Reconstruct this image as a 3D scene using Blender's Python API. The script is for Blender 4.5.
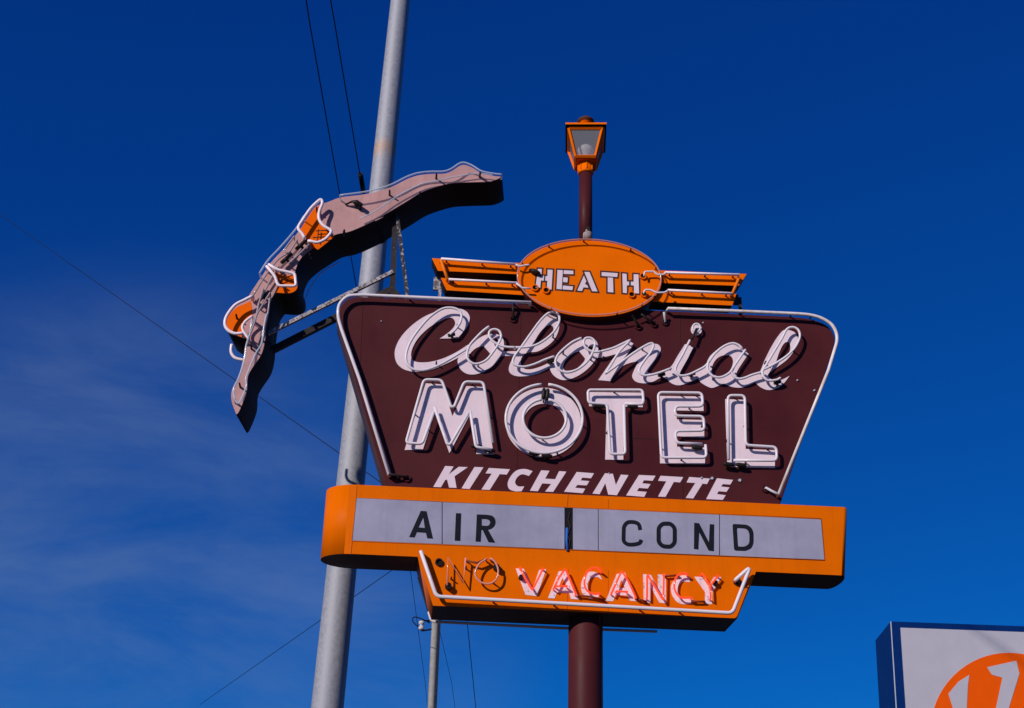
import bpy, bmesh, math, random
from mathutils import Vector, Matrix
random.seed(7)
R = math.radians
for o in list(bpy.data.objects): bpy.data.objects.remove(o)
S = bpy.context.scene
C = S.collection

# ------------------------------------------------------------------ camera
W_, H_, F = 1024, 708, 1358.0
PITCH, HEAD, ROLL = R(25.4), R(4.2), R(1.5)
EYE, REACH = 1.6, 12.2
f_ = Vector((math.sin(HEAD)*math.cos(PITCH), math.cos(HEAD)*math.cos(PITCH), math.sin(PITCH)))
r0 = Vector((math.cos(HEAD), -math.sin(HEAD), 0)); u0 = r0.cross(f_)
r_ = r0*math.cos(ROLL) + u0*math.sin(ROLL)
u_ = u0*math.cos(ROLL) - r0*math.sin(ROLL)
def ray(px, py): return f_ + r_*((px-W_/2)/F) + u_*(-(py-H_/2)/F)
_d = ray(585, 525)
CAM = Vector((0, 0, EYE)) + Vector((-_d.x*REACH, -_d.y*REACH, 0))
cd = bpy.data.cameras.new('camera'); cam = bpy.data.objects.new('camera', cd); C.objects.link(cam)
cd.sensor_width = 36; cd.lens = 36*F/W_; cd.clip_end = 6000
M3 = Matrix((r_, u_, -f_)).transposed()
cam.matrix_world = Matrix.Translation(CAM) @ M3.to_4x4()
S.camera = cam
def at(px, py, Y):
    d = ray(px, py); return CAM + d*((Y-CAM.y)/d.y)
def at_z(px, py, Z):
    d = ray(px, py); return CAM + d*((Z-CAM.z)/d.z)

# ------------------------------------------------------------------ light and sky
TOSUN = Vector((-0.92, -1.0, 0.62)).normalized()
EL = math.asin(TOSUN.z); AZ = math.atan2(TOSUN.x, TOSUN.y)
sd = bpy.data.lights.new('sun', 'SUN'); sun = bpy.data.objects.new('sun', sd); C.objects.link(sun)
sd.energy = 3.7; sd.angle = R(0.53); sd.color = (1.0, 0.93, 0.86)
sun.rotation_euler = (-TOSUN).to_track_quat('-Z', 'Y').to_euler()
wd = bpy.data.worlds.new('World'); S.world = wd; wd.use_nodes = True
nt = wd.node_tree; N = nt.nodes; L = nt.links; N.clear()
out = N.new('ShaderNodeOutputWorld'); bg = N.new('ShaderNodeBackground'); L.new(bg.outputs[0], out.inputs[0])
sky = N.new('ShaderNodeTexSky'); sky.sky_type = 'NISHITA'; sky.sun_disc = False
sky.sun_elevation = EL; sky.sun_rotation = AZ
sky.air_density = 1.0; sky.dust_density = 0.0; sky.ozone_density = 3.0; sky.altitude = 1500
bg.inputs['Strength'].default_value = 0.1
tc = N.new('ShaderNodeTexCoord')
tint = N.new('ShaderNodeMix'); tint.data_type = 'RGBA'; tint.blend_type = 'MULTIPLY'; tint.inputs[0].default_value = 1
L.new(sky.outputs[0], tint.inputs[6]); tint.inputs[7].default_value = (0.012, 0.298, 0.60, 1)     # polarised, saturated slide-film blue
lift = N.new('ShaderNodeMix'); lift.data_type = 'RGBA'; lift.blend_type = 'ADD'; lift.inputs[0].default_value = 1
L.new(tint.outputs[2], lift.inputs[6]); lift.inputs[7].default_value = (0.0, -0.085, 0.82, 1)
# thin cirrus low on the left
mp = N.new('ShaderNodeMapping'); mp.inputs['Scale'].default_value = (2.0, 2.0, 5.5); mp.inputs['Rotation'].default_value = (R(8), R(14), R(20))
L.new(tc.outputs['Generated'], mp.inputs[0])
cn = N.new('ShaderNodeTexNoise'); cn.inputs['Scale'].default_value = 2.2; cn.inputs['Detail'].default_value = 7; cn.inputs['Roughness'].default_value = 0.6; cn.inputs['Distortion'].default_value = 0.35
L.new(mp.outputs[0], cn.inputs['Vector'])
cr = N.new('ShaderNodeMapRange'); cr.inputs[1].default_value = 0.22; cr.inputs[2].default_value = 0.95; cr.interpolation_type = 'SMOOTHSTEP'
L.new(cn.outputs[0], cr.inputs[0])
cdir = ray(90, 690).normalized()
dot = N.new('ShaderNodeVectorMath'); dot.operation = 'DOT_PRODUCT'; L.new(tc.outputs['Generated'], dot.inputs[0]); dot.inputs[1].default_value = cdir
dm = N.new('ShaderNodeMapRange'); dm.inputs[1].default_value = math.cos(R(19)); dm.inputs[2].default_value = math.cos(R(3)); dm.interpolation_type = 'SMOOTHSTEP'
L.new(dot.outputs['Value'], dm.inputs[0])
mu = N.new('ShaderNodeMath'); mu.operation = 'MULTIPLY'; L.new(cr.outputs[0], mu.inputs[0]); L.new(dm.outputs[0], mu.inputs[1])
mu2 = N.new('ShaderNodeMath'); mu2.operation = 'MULTIPLY'; L.new(mu.outputs[0], mu2.inputs[0]); mu2.inputs[1].default_value = 0.44
cm = N.new('ShaderNodeMix'); cm.data_type = 'RGBA'; L.new(mu2.outputs[0], cm.inputs[0]); L.new(lift.outputs[2], cm.inputs[6]); cm.inputs[7].default_value = (2.2, 3.0, 4.4, 1)
L.new(cm.outputs[2], bg.inputs['Color'])
vs = S.view_settings; vs.view_transform = 'Standard'; vs.look = 'None'; vs.exposure = 0; vs.gamma = 1; vs.use_curve_mapping = False

# ------------------------------------------------------------------ materials
def mat(name, col, rough=0.5, metal=0.0, var=0.10, streak=0.0, speck=0.0, bump=0.0, scale=3.0, dirt=(0.03, 0.025, 0.02), spec=0.10, thr=0.66):
    m = bpy.data.materials.new(name); m.use_nodes = True
    n = m.node_tree.nodes; l = m.node_tree.links; b = n['Principled BSDF']
    b.inputs['Roughness'].default_value = rough; b.inputs['Metallic'].default_value = metal; b.inputs['Specular IOR Level'].default_value = spec
    t = n.new('ShaderNodeTexCoord')
    ns = n.new('ShaderNodeTexNoise'); ns.inputs['Scale'].default_value = scale; ns.inputs['Detail'].default_value = 6; ns.inputs['Roughness'].default_value = 0.65
    l.new(t.outputs['Object'], ns.inputs['Vector'])
    mr = n.new('ShaderNodeMapRange'); mr.inputs[1].default_value = 0.3; mr.inputs[2].default_value = 0.7
    mr.inputs[3].default_value = 1-var; mr.inputs[4].default_value = 1+var; l.new(ns.outputs[0], mr.inputs[0])
    mx = n.new('ShaderNodeMix'); mx.data_type = 'RGBA'; mx.blend_type = 'MULTIPLY'; mx.inputs[0].default_value = 1
    mx.inputs[6].default_value = (*col, 1); l.new(mr.outputs[0], mx.inputs[7])
    last = mx.outputs[2]
    if streak:
        mp = n.new('ShaderNodeMapping'); mp.inputs['Scale'].default_value = (22, 22, 1.3); l.new(t.outputs['Object'], mp.inputs[0])
        n2 = n.new('ShaderNodeTexNoise'); n2.inputs['Scale'].default_value = 1.0; n2.inputs['Detail'].default_value = 5; l.new(mp.outputs[0], n2.inputs['Vector'])
        m2 = n.new('ShaderNodeMapRange'); m2.inputs[1].default_value = 0.5; m2.inputs[2].default_value = 0.8; m2.inputs[4].default_value = streak; l.new(n2.outputs[0], m2.inputs[0])
        x2 = n.new('ShaderNodeMix'); x2.data_type = 'RGBA'; l.new(m2.outputs[0], x2.inputs[0]); l.new(last, x2.inputs[6]); x2.inputs[7].default_value = (*dirt, 1); last = x2.outputs[2]
    if speck:
        n3 = n.new('ShaderNodeTexNoise'); n3.inputs['Scale'].default_value = 38; n3.inputs['Detail'].default_value = 3; l.new(t.outputs['Object'], n3.inputs['Vector'])
        m3 = n.new('ShaderNodeMapRange'); m3.inputs[1].default_value = thr; m3.inputs[2].default_value = thr+0.08; m3.inputs[4].default_value = speck; l.new(n3.outputs[0], m3.inputs[0])
        x3 = n.new('ShaderNodeMix'); x3.data_type = 'RGBA'; l.new(m3.outputs[0], x3.inputs[0]); l.new(last, x3.inputs[6]); x3.inputs[7].default_value = (*dirt, 1); last = x3.outputs[2]
    l.new(last, b.inputs['Base Color'])
    rr = n.new('ShaderNodeMapRange'); rr.inputs[1].default_value = 0.3; rr.inputs[2].default_value = 0.7
    rr.inputs[3].default_value = max(0.05, rough-0.1); rr.inputs[4].default_value = min(1, rough+0.12); l.new(ns.outputs[0], rr.inputs[0]); l.new(rr.outputs[0], b.inputs['Roughness'])
    if bump:
        bp = n.new('ShaderNodeBump'); bp.inputs['Strength'].default_value = bump; bp.inputs['Distance'].default_value = 0.02
        n4 = n.new('ShaderNodeTexNoise'); n4.inputs['Scale'].default_value = 2.4; n4.inputs['Detail'].default_value = 2; l.new(t.outputs['Object'], n4.inputs['Vector'])
        l.new(n4.outputs[0], bp.inputs['Height']); l.new(bp.outputs[0], b.inputs['Normal'])
    return m
def glassy(name, col, clear, rough=0.12):
    m = bpy.data.materials.new(name); m.use_nodes = True
    n = m.node_tree.nodes; l = m.node_tree.links; b = n['Principled BSDF']; o = n['Material Output']
    b.inputs['Base Color'].default_value = (*col, 1); b.inputs['Roughness'].default_value = rough
    tr = n.new('ShaderNodeBsdfTransparent'); mix = n.new('ShaderNodeMixShader'); mix.inputs[0].default_value = clear
    tr.inputs[0].default_value = (*[0.55+0.45*c for c in col], 1)
    l.new(b.outputs[0], mix.inputs[1]); l.new(tr.outputs[0], mix.inputs[2]); l.new(mix.outputs[0], o.inputs[0])
    return m
BROWN = mat('brown_enamel', (0.071, 0.0130, 0.0155), 0.5, var=0.15, streak=0.14, speck=0.10, bump=0.08, scale=1.8)
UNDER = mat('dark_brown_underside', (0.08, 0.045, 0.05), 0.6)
ORANGE = mat('orange_enamel', (0.87, 0.150, 0.0), 0.45, spec=0.03, var=0.05, streak=0.10, speck=0.16, bump=0.06, dirt=(0.25, 0.06, 0.01))
AMBER = mat('amber_orange_enamel', (0.77, 0.138, 0.0), 0.45, spec=0.03, var=0.05, streak=0.12, speck=0.2, bump=0.08, dirt=(0.22, 0.06, 0.01))
WHITE = mat('white_enamel', (0.78, 0.62, 0.67), 0.45, var=0.05, streak=0.16, speck=0.25, dirt=(0.36, 0.30, 0.30))
PAINTW = mat('white_sign_paint', (0.76, 0.60, 0.66), 0.6, var=0.05, speck=0.15, dirt=(0.35, 0.28, 0.28))
GREYP = mat('grey_acrylic_panel', (0.325, 0.31, 0.415), 0.4, var=0.13, streak=0.16, speck=0.10, dirt=(0.16, 0.15, 0.19))
BLACKL = mat('black_plastic', (0.012, 0.013, 0.018), 0.4)
BLACK = mat('black_paint', (0.010, 0.010, 0.012), 0.6)
DARKT = mat('dark_outline_paint', (0.06, 0.028, 0.026), 0.6)
TUBEW = mat('white_coated_glass_tube', (0.74, 0.66, 0.70), 0.16, var=0.06, streak=0.1, dirt=(0.4, 0.36, 0.38))
TUBEY = mat('stained_glass_tube', (0.74, 0.66, 0.66), 0.16, var=0.1, streak=0.75, dirt=(0.5, 0.28, 0.06), scale=5)
TUBEP = mat('pink_white_glass_tube', (0.92, 0.76, 0.80), 0.14, var=0.03)
TUBEC = glassy('clear_glass_tube', (0.75, 0.80, 0.90), 0.55)
TUBECP = glassy('pinkish_clear_glass_tube', (0.80, 0.38, 0.30), 0.50)
TUBER = glassy('red_glass_tube', (0.95, 0.07, 0.02), 0.28)
nb = TUBER.node_tree.nodes['Principled BSDF']; nb.inputs['Emission Color'].default_value = (1.0, 0.11, 0.03, 1); nb.inputs['Emission Strength'].default_value = 0.55   # the neon is on
TUBEN = glassy('dull_red_glass_tube', (0.80, 0.32, 0.25), 0.12)
TUBEO = mat('orange_painted_tube', (0.80, 0.17, 0.01), 0.4)
BLACKT = mat('blackout_paint_tube', (0.02, 0.016, 0.016), 0.35)
PORC = mat('porcelain', (0.55, 0.52, 0.55), 0.25)
TAN = mat('faded_tan_enamel', (0.52, 0.285, 0.275), 0.6, var=0.16, streak=0.18, speck=0.25, bump=0.1, dirt=(0.12, 0.07, 0.065))
DSIDE = mat('near_black_side_sheet', (0.028, 0.024, 0.028), 0.7, spec=0.05)
SORANGE = mat('orange_swimwear_paint', (0.85, 0.13, 0.0), 0.5, spec=0.04, var=0.06, speck=0.2, dirt=(0.3, 0.06, 0.01))
GALV = mat('galvanised_steel', (0.32, 0.32, 0.36), 0.66, metal=0.28, var=0.20, streak=0.25, speck=0.5, thr=0.60, scale=26, spec=0.4, dirt=(0.30, 0.30, 0.33))
MASTM = mat('bright_conduit_steel', (0.80, 0.76, 0.73), 0.4, metal=0.05, var=0.2, streak=0.1, scale=12, spec=0.5)
ANGLE = mat('weathered_angle_iron', (0.42, 0.37, 0.38), 0.7, var=0.4, speck=0.8, thr=0.5, scale=14, dirt=(0.07, 0.062, 0.065))
ANGLED = mat('dark_shaded_angle_iron', (0.035, 0.030, 0.032), 0.7, var=0.4, speck=0.5, scale=14, dirt=(0.25, 0.23, 0.23))  # dark iron; on the rear arm it also carries painted-in shade
WIRE = mat('wire_insulation', (0.012, 0.014, 0.02), 0.6)
BLUEF = mat('navy_blue_paint', (0.001, 0.022, 0.13), 0.5)
SIGNW = mat('white_sign_face', (0.45, 0.43, 0.49), 0.4, var=0.04, speck=0.1, dirt=(0.4, 0.35, 0.38))
SIGNO = mat('red_orange_sign_vinyl', (0.82, 0.092, 0.0), 0.4, var=0.04)
TRIM = mat('aluminium_trim', (0.75, 0.74, 0.72), 0.3, metal=0.4)
ASPH = mat('asphalt', (0.05, 0.048, 0.047), 0.9, var=0.3, speck=0.4, scale=1.5, dirt=(0.10, 0.10, 0.10))
DUSTG = glassy('dusty_lantern_glass', (0.42, 0.42, 0.48), 0.62, 0.2)
BULB = mat('frosted_bulb_glass', (0.85, 0.78, 0.74), 0.3)
# rust band on the galvanised pole
def rusty(m, z0, dz, cx):
    n = m.node_tree.nodes; l = m.node_tree.links; b = n['Principled BSDF']
    src = b.inputs['Base Color'].links[0].from_socket
    t = n.new('ShaderNodeTexCoord'); sp = n.new('ShaderNodeSeparateXYZ'); l.new(t.outputs['Object'], sp.inputs[0])
    ns = n.new('ShaderNodeTexNoise'); ns.inputs['Scale'].default_value = 9; ns.inputs['Detail'].default_value = 5; l.new(t.outputs['Object'], ns.inputs['Vector'])
    a = n.new('ShaderNodeMath'); a.operation = 'SUBTRACT'; l.new(sp.outputs['Z'], a.inputs[0]); a.inputs[1].default_value = z0
    a2 = n.new('ShaderNodeMath'); a2.operation = 'ABSOLUTE'; l.new(a.outputs[0], a2.inputs[0])
    m1 = n.new('ShaderNodeMapRange'); m1.inputs[1].default_value = dz; m1.inputs[2].default_value = dz*0.2; l.new(a2.outputs[0], m1.inputs[0])
    mm = n.new('ShaderNodeMath'); mm.operation = 'MULTIPLY'; m1.inputs[4].default_value = 0.7; l.new(m1.outputs[0], mm.inputs[0]); l.new(ns.outputs[0], mm.inputs[1])
    x = n.new('ShaderNodeMix'); x.data_type = 'RGBA'; l.new(mm.outputs[0], x.inputs[0]); l.new(src, x.inputs[6]); x.inputs[7].default_value = (0.55, 0.27, 0.07, 1)
    l.new(x.outputs[2], b.inputs['Base Color'])

# ------------------------------------------------------------------ object helpers
def origin(o):
    v = Vector((0, 0, 0))
    while o: v = v + o.location; o = o.parent
    return v
def thing(name, loc, label, cat, group=None):
    o = bpy.data.objects.new(name, None); C.objects.link(o); o.location = loc; o.empty_display_size = 0.2
    o['label'] = label; o['category'] = cat
    if group: o['group'] = group
    return o
def link(name, bm, mats, parent=None, smooth=False, label=None):
    if isinstance(bm, bmesh.types.BMesh):
        bmesh.ops.remove_doubles(bm, verts=bm.verts, dist=1e-5)
        bmesh.ops.recalc_face_normals(bm, faces=bm.faces)
        me = bpy.data.meshes.new(name); bm.to_mesh(me); bm.free()
    else:
        me = bm; me.name = name
    keep = [p.material_index for p in me.polygons]; me.materials.clear()
    for m in (mats if isinstance(mats, (list, tuple)) else [mats]): me.materials.append(m)
    for p, k in zip(me.polygons, keep): p.material_index = min(k, len(me.materials)-1)
    if parent: me.transform(Matrix.Translation(-origin(parent)))
    if smooth:
        for p in me.polygons: p.use_smooth = True
    o = bpy.data.objects.new(name, me); C.objects.link(o); o.parent = parent
    if label: o['label'] = label
    return o
def Z(ox, oy, s, pts): return [(ox+p[0]/s, oy+p[1]/s) + tuple(p[2:]) for p in pts]
def cat_rom(pts, closed=False, n=6):
    """smooth through the points; a point carrying a third value is a corner"""
    P = [tuple(p) for p in pts]; k = len(P); outp = []
    cor = [len(p) > 2 for p in P]; V = [Vector(p[:2]) for p in P]
    for i in range(k if closed else k-1):
        j = (i+1) % k; p1, p2 = V[i], V[j]
        p0 = V[(i-1) % k] if (closed or i > 0) and not cor[i] else p1 - (p2-p1)
        p3 = V[(j+1) % k] if (closed or j < k-1) and not cor[j] else p2 + (p2-p1)
        for s in range(n):
            t = s/n
            q = 0.5*((2*p1) + (p2-p0)*t + (2*p0-5*p1+4*p2-p3)*t*t + (3*p1-p0-3*p2+p3)*t**3)
            outp.append((q.x, q.y))
    if not closed: outp.append((V[-1].x, V[-1].y))
    return outp
def fillet(pts, r, closed=False, n=5):
    V = [Vector(p[:2]) for p in pts]; k = len(V); outp = []
    for i in range(k):
        if not closed and i in (0, k-1): outp.append(tuple(V[i])); continue
        a, b, c = V[i-1], V[i], V[(i+1) % k]
        d1 = (a-b); d2 = (c-b); q = min(r, d1.length*0.48, d2.length*0.48)
        s = b + d1.normalized()*q; e = b + d2.normalized()*q
        for t in range(n+1):
            t /= n; w = s*(1-t)**2 + b*2*t*(1-t) + e*t*t; outp.append((w.x, w.y))
    return outp
def W(pts, Y): return [at(p[0], p[1], Y) for p in pts]
def fill_mesh(splines, Y, depth, bevel=0.0):
    """filled outline (holes allowed) standing in the plane Y, with real depth behind it; splines are world points"""
    cu = bpy.data.curves.new('outline', 'CURVE'); cu.dimensions = '2D'; cu.fill_mode = 'BOTH'
    cu.extrude = depth/2 - bevel; cu.bevel_depth = bevel; cu.bevel_resolution = 1; cu.offset = -bevel
    for sp in splines:
        s = cu.splines.new('POLY'); s.points.add(len(sp)-1)
        for p, w in zip(s.points, sp): p.co = (w.x, w.z, 0, 1)
        s.use_cyclic_u = True
    o = bpy.data.objects.new('outline', cu); C.objects.link(o)
    dg = bpy.context.evaluated_depsgraph_get(); me = bpy.data.meshes.new_from_object(o.evaluated_get(dg))
    bpy.data.objects.remove(o); bpy.data.curves.remove(cu)
    me.transform(Matrix(((1, 0, 0, 0), (0, 0, -1, Y + depth/2), (0, 1, 0, 0), (0, 0, 0, 1))))
    return me
def join_meshes(ms):
    bm = bmesh.new()
    for m in ms: bm.from_mesh(m); bpy.data.meshes.remove(m)
    return bm
def plate(name, outlines, Y, depth, mats, parent, bevel=0.0, label=None):
    """outlines in photograph coordinates lifted onto plane Y"""
    me = fill_mesh([W(o, Y) for o in outlines], Y, depth, bevel)
    o = link(name, me, mats, parent, label=label)
    return o
def by_normal(o, rule):
    for p in o.data.polygons: p.material_index = rule(p.normal)
def sweep(bm, P, r, closed=False, seg=10, caps=True, mi=0):
    P = [Vector(p) for p in P]
    Q = [P[0]]
    for p in P[1:]:
        if (p-Q[-1]).length > 1e-4: Q.append(p)
    if closed and (Q[0]-Q[-1]).length < 1e-4: Q.pop()
    k = len(Q); rr = r if isinstance(r, (list, tuple)) else [r]*k
    tang = []
    for i in range(k):
        a = Q[i-1] if (closed or i > 0) else Q[i]; b = Q[(i+1) % k] if (closed or i < k-1) else Q[i]
        tang.append((b-a).normalized())
    up = Vector((0, 1, 0)) if abs(tang[0].y) < 0.9 else Vector((1, 0, 0))
    n = (up - tang[0]*up.dot(tang[0])).normalized(); rings = []
    for i in range(k):
        n = (n - tang[i]*n.dot(tang[i])).normalized(); b = tang[i].cross(n)
        rings.append([bm.verts.new(Q[i] + (n*math.cos(2*math.pi*j/seg) + b*math.sin(2*math.pi*j/seg))*rr[i]) for j in range(seg)])
    for i in range(k if closed else k-1):
        A, B = rings[i], rings[(i+1) % k]
        for j in range(seg):
            f = bm.faces.new((A[j], A[(j+1) % seg], B[(j+1) % seg], B[j])); f.material_index = mi; f.smooth = True
    if not closed and caps:
        for ring in (rings[0], rings[-1]):
            f = bm.faces.new(ring); f.material_index = mi
def tube(name, pts, Y, r, m, parent, closed=False, label=None, ends=None):
    bm = bmesh.new(); P = W(pts, Y)
    if ends:                                                    # bend the ends back to the sheet behind
        P = [P[0] + Vector((0, ends, 0))] + P + [P[-1] + Vector((0, ends, 0))]
    sweep(bm, P, r, closed)
    return link(name, bm, m, parent, label=label)
def rod(name, a, b, r, m, parent, seg=10, r2=None, label=None):
    bm = bmesh.new(); sweep(bm, [a, b], [r, r2 if r2 is not None else r], seg=seg); return link(name, bm, m, parent, label=label)
def box(bm, x0, x1, y0, y1, z0, z1, mi=0):
    v = [bm.verts.new((x, y, z)) for x in (x0, x1) for y in (y0, y1) for z in (z0, z1)]
    for q in ((0,1,3,2),(4,6,7,5),(0,4,5,1),(2,3,7,6),(0,2,6,4),(1,5,7,3)):
        f = bm.faces.new([v[i] for i in q]); f.material_index = mi
def lathe(bm, prof, c, seg=24, mi=0):
    rings = []
    for r, z in prof:
        rings.append([bm.verts.new((c[0]+r*math.cos(2*math.pi*j/seg), c[1]+r*math.sin(2*math.pi*j/seg), z)) for j in range(seg)])
    for A, B in zip(rings, rings[1:]):
        for j in range(seg):
            f = bm.faces.new((A[j], A[(j+1) % seg], B[(j+1) % seg], B[j])); f.material_index = mi; f.smooth = True
    for ring in (rings[0], rings[-1]): bm.faces.new(ring).material_index = mi
def bar(bm, a, b, w, t, mi=0):
    """L-shaped angle bar from a to b"""
    a = Vector(a); b = Vector(b); d = (b-a).normalized(); s = d.cross(Vector((0, 1, 0))).normalized(); q = s.cross(d).normalized()
    def slab(p0, p1, u0, u1, v0, v1):
        vs = [bm.verts.new(p + s*u + q*v) for p in (p0, p1) for u in (u0, u1) for v in (v0, v1)]
        for f in ((0,1,3,2),(4,6,7,5),(0,4,5,1),(2,3,7,6),(0,2,6,4),(1,5,7,3)): bm.faces.new([vs[i] for i in f]).material_index = mi
    slab(a, b, -w/2, w/2, 0, t); slab(a, b, -w/2, -w/2+t, t, w)
def bushing(pt, parent, m=None, r=0.036):
    """collar with a dark bore let into the sheet, where a glass tube goes through"""
    bm = bmesh.new(); p = Vector(pt); seg = 16; ro, ri, h = r, r*0.66, 0.02
    def ring(rad, y): return [bm.verts.new((p.x+rad*math.cos(2*math.pi*j/seg), y, p.z+rad*math.sin(2*math.pi*j/seg))) for j in range(seg)]
    A = ring(ro, p.y+0.002); B = ring(ro*0.96, p.y-h); D = ring(ri, p.y-h); E = ring(ri*0.95, p.y-0.004)
    for U, V, k in ((A, B, 0), (B, D, 0), (D, E, 1)):
        for j in range(seg): bm.faces.new((U[j], U[(j+1) % seg], V[(j+1) % seg], V[j])).material_index = k
    bm.faces.new(E).material_index = 1
    o = link('electrode_bushing', bm, [m or BROWN, BLACK], parent); return o
def support(pt, depth, parent, r=0.006):
    """glass post with a wire loop that holds a tube off the sheet"""
    p = Vector(pt); bm = bmesh.new(); sweep(bm, [p + Vector((0, depth, 0)), p + Vector((0, 0.006, 0))], [r*1.4, r], seg=8)
    return link('tube_support', bm, BLACKT, parent)

# ------------------------------------------------------------------ ground
bm = bmesh.new(); g = 2500
for i in range(24):
    for j in range(24):
        x0, x1 = -g+2*g*i/24, -g+2*g*(i+1)/24; y0, y1 = -g+2*g*j/24, -g+2*g*(j+1)/24
        bm.faces.new([bm.verts.new(v) for v in ((x0, y0, 0), (x1, y0, 0), (x1, y1, 0), (x0, y1, 0))])
go = link('ground', bm, ASPH); go['kind'] = 'structure'

# ------------------------------------------------------------------ motel sign
PY = 0.03          # main panel face
EY = -0.05         # oval face
CY = 0.0           # message cabinet face
PX = at(585.6, 655, 0.23).x
sign = thing('motel_sign', (PX, 0.23, 0), 'brown and orange roadside motel sign with white script on a thick brown post', 'motel sign')
zt = at(585, 300, PY).z
rod('sign_post', (PX, 0.23, 0), (PX, 0.23, zt-0.1), 0.152, BROWN, sign, seg=40)

# main brown panel
outl = [(387.5, 489), (340.5, 331), (338, 317), (341, 306), (348, 299), (358, 296.6), (530, 304.2), (790, 316), (812, 318.5), (828, 325), (834.5, 336), (833, 348), (779, 505), (700, 502)]
pan = cat_rom([(387.5, 492, 1), (340.5, 331), (338, 317), (341, 306), (348, 299), (358, 296.6, 1), (790, 316.5, 1), (812, 319.5), (828, 326.5), (834.5, 338), (833, 350, 1), (779, 508, 1)], True, 5)
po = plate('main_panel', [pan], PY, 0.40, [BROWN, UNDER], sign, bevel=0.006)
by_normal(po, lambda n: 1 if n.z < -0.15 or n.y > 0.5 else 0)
# sheet seams: thin raised laps
def seam(pts, Y, m, parent, w=0.006):
    bm = bmesh.new(); P = W(pts, Y)
    for a, b in zip(P, P[1:]):
        d = (b-a).normalized(); s = Vector((-d.z, 0, d.x))*w/2
        v = [bm.verts.new(q + Vector((0, dy, 0))) for dy in (0.002, -0.0025) for q in (a-s, a+s, b+s, b-s)]
        for f in ((0,1,2,3),(4,5,6,7),(0,1,5,4),(1,2,6,5),(2,3,7,6),(3,0,4,7)): bm.faces.new([v[i] for i in f])
    return link('sheet_seam', bm, m, parent)
SEAMB = mat('seam_dark_brown', (0.045, 0.014, 0.013), 0.6); SEAMO = mat('seam_lap_orange', (0.50, 0.10, 0.004), 0.6)  # seam strips, each a darker tone than its sheet
seam([(363, 299), (359, 388)], PY, SEAMB, po); seam([(521, 306), (516, 492)], PY, SEAMB, po)
seam([(680, 313), (683, 500)], PY, SEAMB, po); seam([(632, 438), (658, 439)], PY, SEAMB, po, 0.009)
# neon border
NY = PY - 0.075
left_b = [(389, 474), (359.5, 379)] + cat_rom([(341.5, 329), (338.4, 317), (339, 306), (344, 299), (351, 295.6), (364, 295)], False, 5) + [(440, 298.4), (531, 302.6)]
right_b = [(668, 308.5), (729, 310.8), (785, 313.2)] + cat_rom([(798, 313.8), (810, 315), (821, 318), (831, 324), (836, 332), (837, 341), (834, 352)], False, 5) + [(828.6, 370), (779, 494)]
tube('border_tube', left_b, NY, 0.0165, TUBEW, po, ends=0.06); tube('border_tube', right_b, NY, 0.0165, TUBEY, po, ends=0.06)
for p in ((410, 296.8), (515, 301.6), (349, 347), (373, 424), (792, 313.3), (812, 315), (806, 427), (741, 310.8)): support(at(p[0], p[1], NY), 0.075, po)
for p, q in (((407, 478.5), (389, 474)), ((395, 477.5), None), ((513, 319.5), (513, 304)), ((638, 327), (632, 315)), ((653.5, 324.5), (641, 314)), ((664.8, 322.6), (664, 312)), ((765, 489), (778, 494))):
    b = at(p[0], p[1], PY); bushing(b, po)
    if q:
        a = at(q[0], q[1], NY); bm = bmesh.new()
        sweep(bm, [a, a.lerp(b, 0.5) + Vector((0, -0.012, 0)), b + Vector((0, -0.035, 0)), b + Vector((0, 0.0, 0))], 0.012)
        link('tube_lead', bm, PORC if p[0] in (664.8, 765) else BLACKT, po)

# painted word along the foot of the panel
kA = lambda p: Z(425, 455, 6.024, p); kB = lambda p: Z(585, 460, 6.024, p)
kitchen = [
 kA([(50,192),(122,66),(172,69),(143,117),(203,71),(258,73),(178,128),(190,198),(145,196),(133,148),(122,150),(96,194)]),
 kA([(220,201),(298,72),(352,74),(268,205)]),
 kA([(385,78),(512,86),(492,118),(450,115),(390,210),(340,208),(402,112),(365,110)]),
 cat_rom(kA([(648,97,1),(600,84),(550,94),(515,130),(498,170),(508,205),(545,219),(582,218,1),(598,189,1),(560,188),(543,165),(555,135),(585,116),(626,126,1)]), True, 4),
 kA([(632,215),(700,92),(750,95),(724,142),(784,146),(808,97),(852,100),(772,222),(724,220),(760,174),(706,171),(680,218)]),
 kA([(838,221),(914,102),(1018,110),(1000,140),(948,136),(938,153),(990,157),(974,183),(918,180),(905,197),(965,203),(950,230)]),
 kB([(45,202),(120,80),(168,83),(186,150),(216,88),(262,91),(192,212),(140,208),(122,140),(88,206)]),
 kB([(248,213),(325,90),(425,95),(407,125),(355,122),(345,140),(395,145),(378,172),(325,168),(313,187),(372,192),(357,222)]),
 kB([(455,95),(592,103),(573,135),(535,132),(485,222),(440,220),(490,128),(440,125)]),
 kB([(628,102),(752,112),(735,145),(708,142),(652,232),(607,228),(665,138),(612,135)]),
 kB([(730,235),(795,110),(892,120),(875,148),(830,145),(820,160),(870,165),(852,192),(805,188),(795,205),(848,212),(830,240)])]
for k in kitchen: plate('painted_letter', [k], PY-0.003, 0.006, PAINTW, po)

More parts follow.
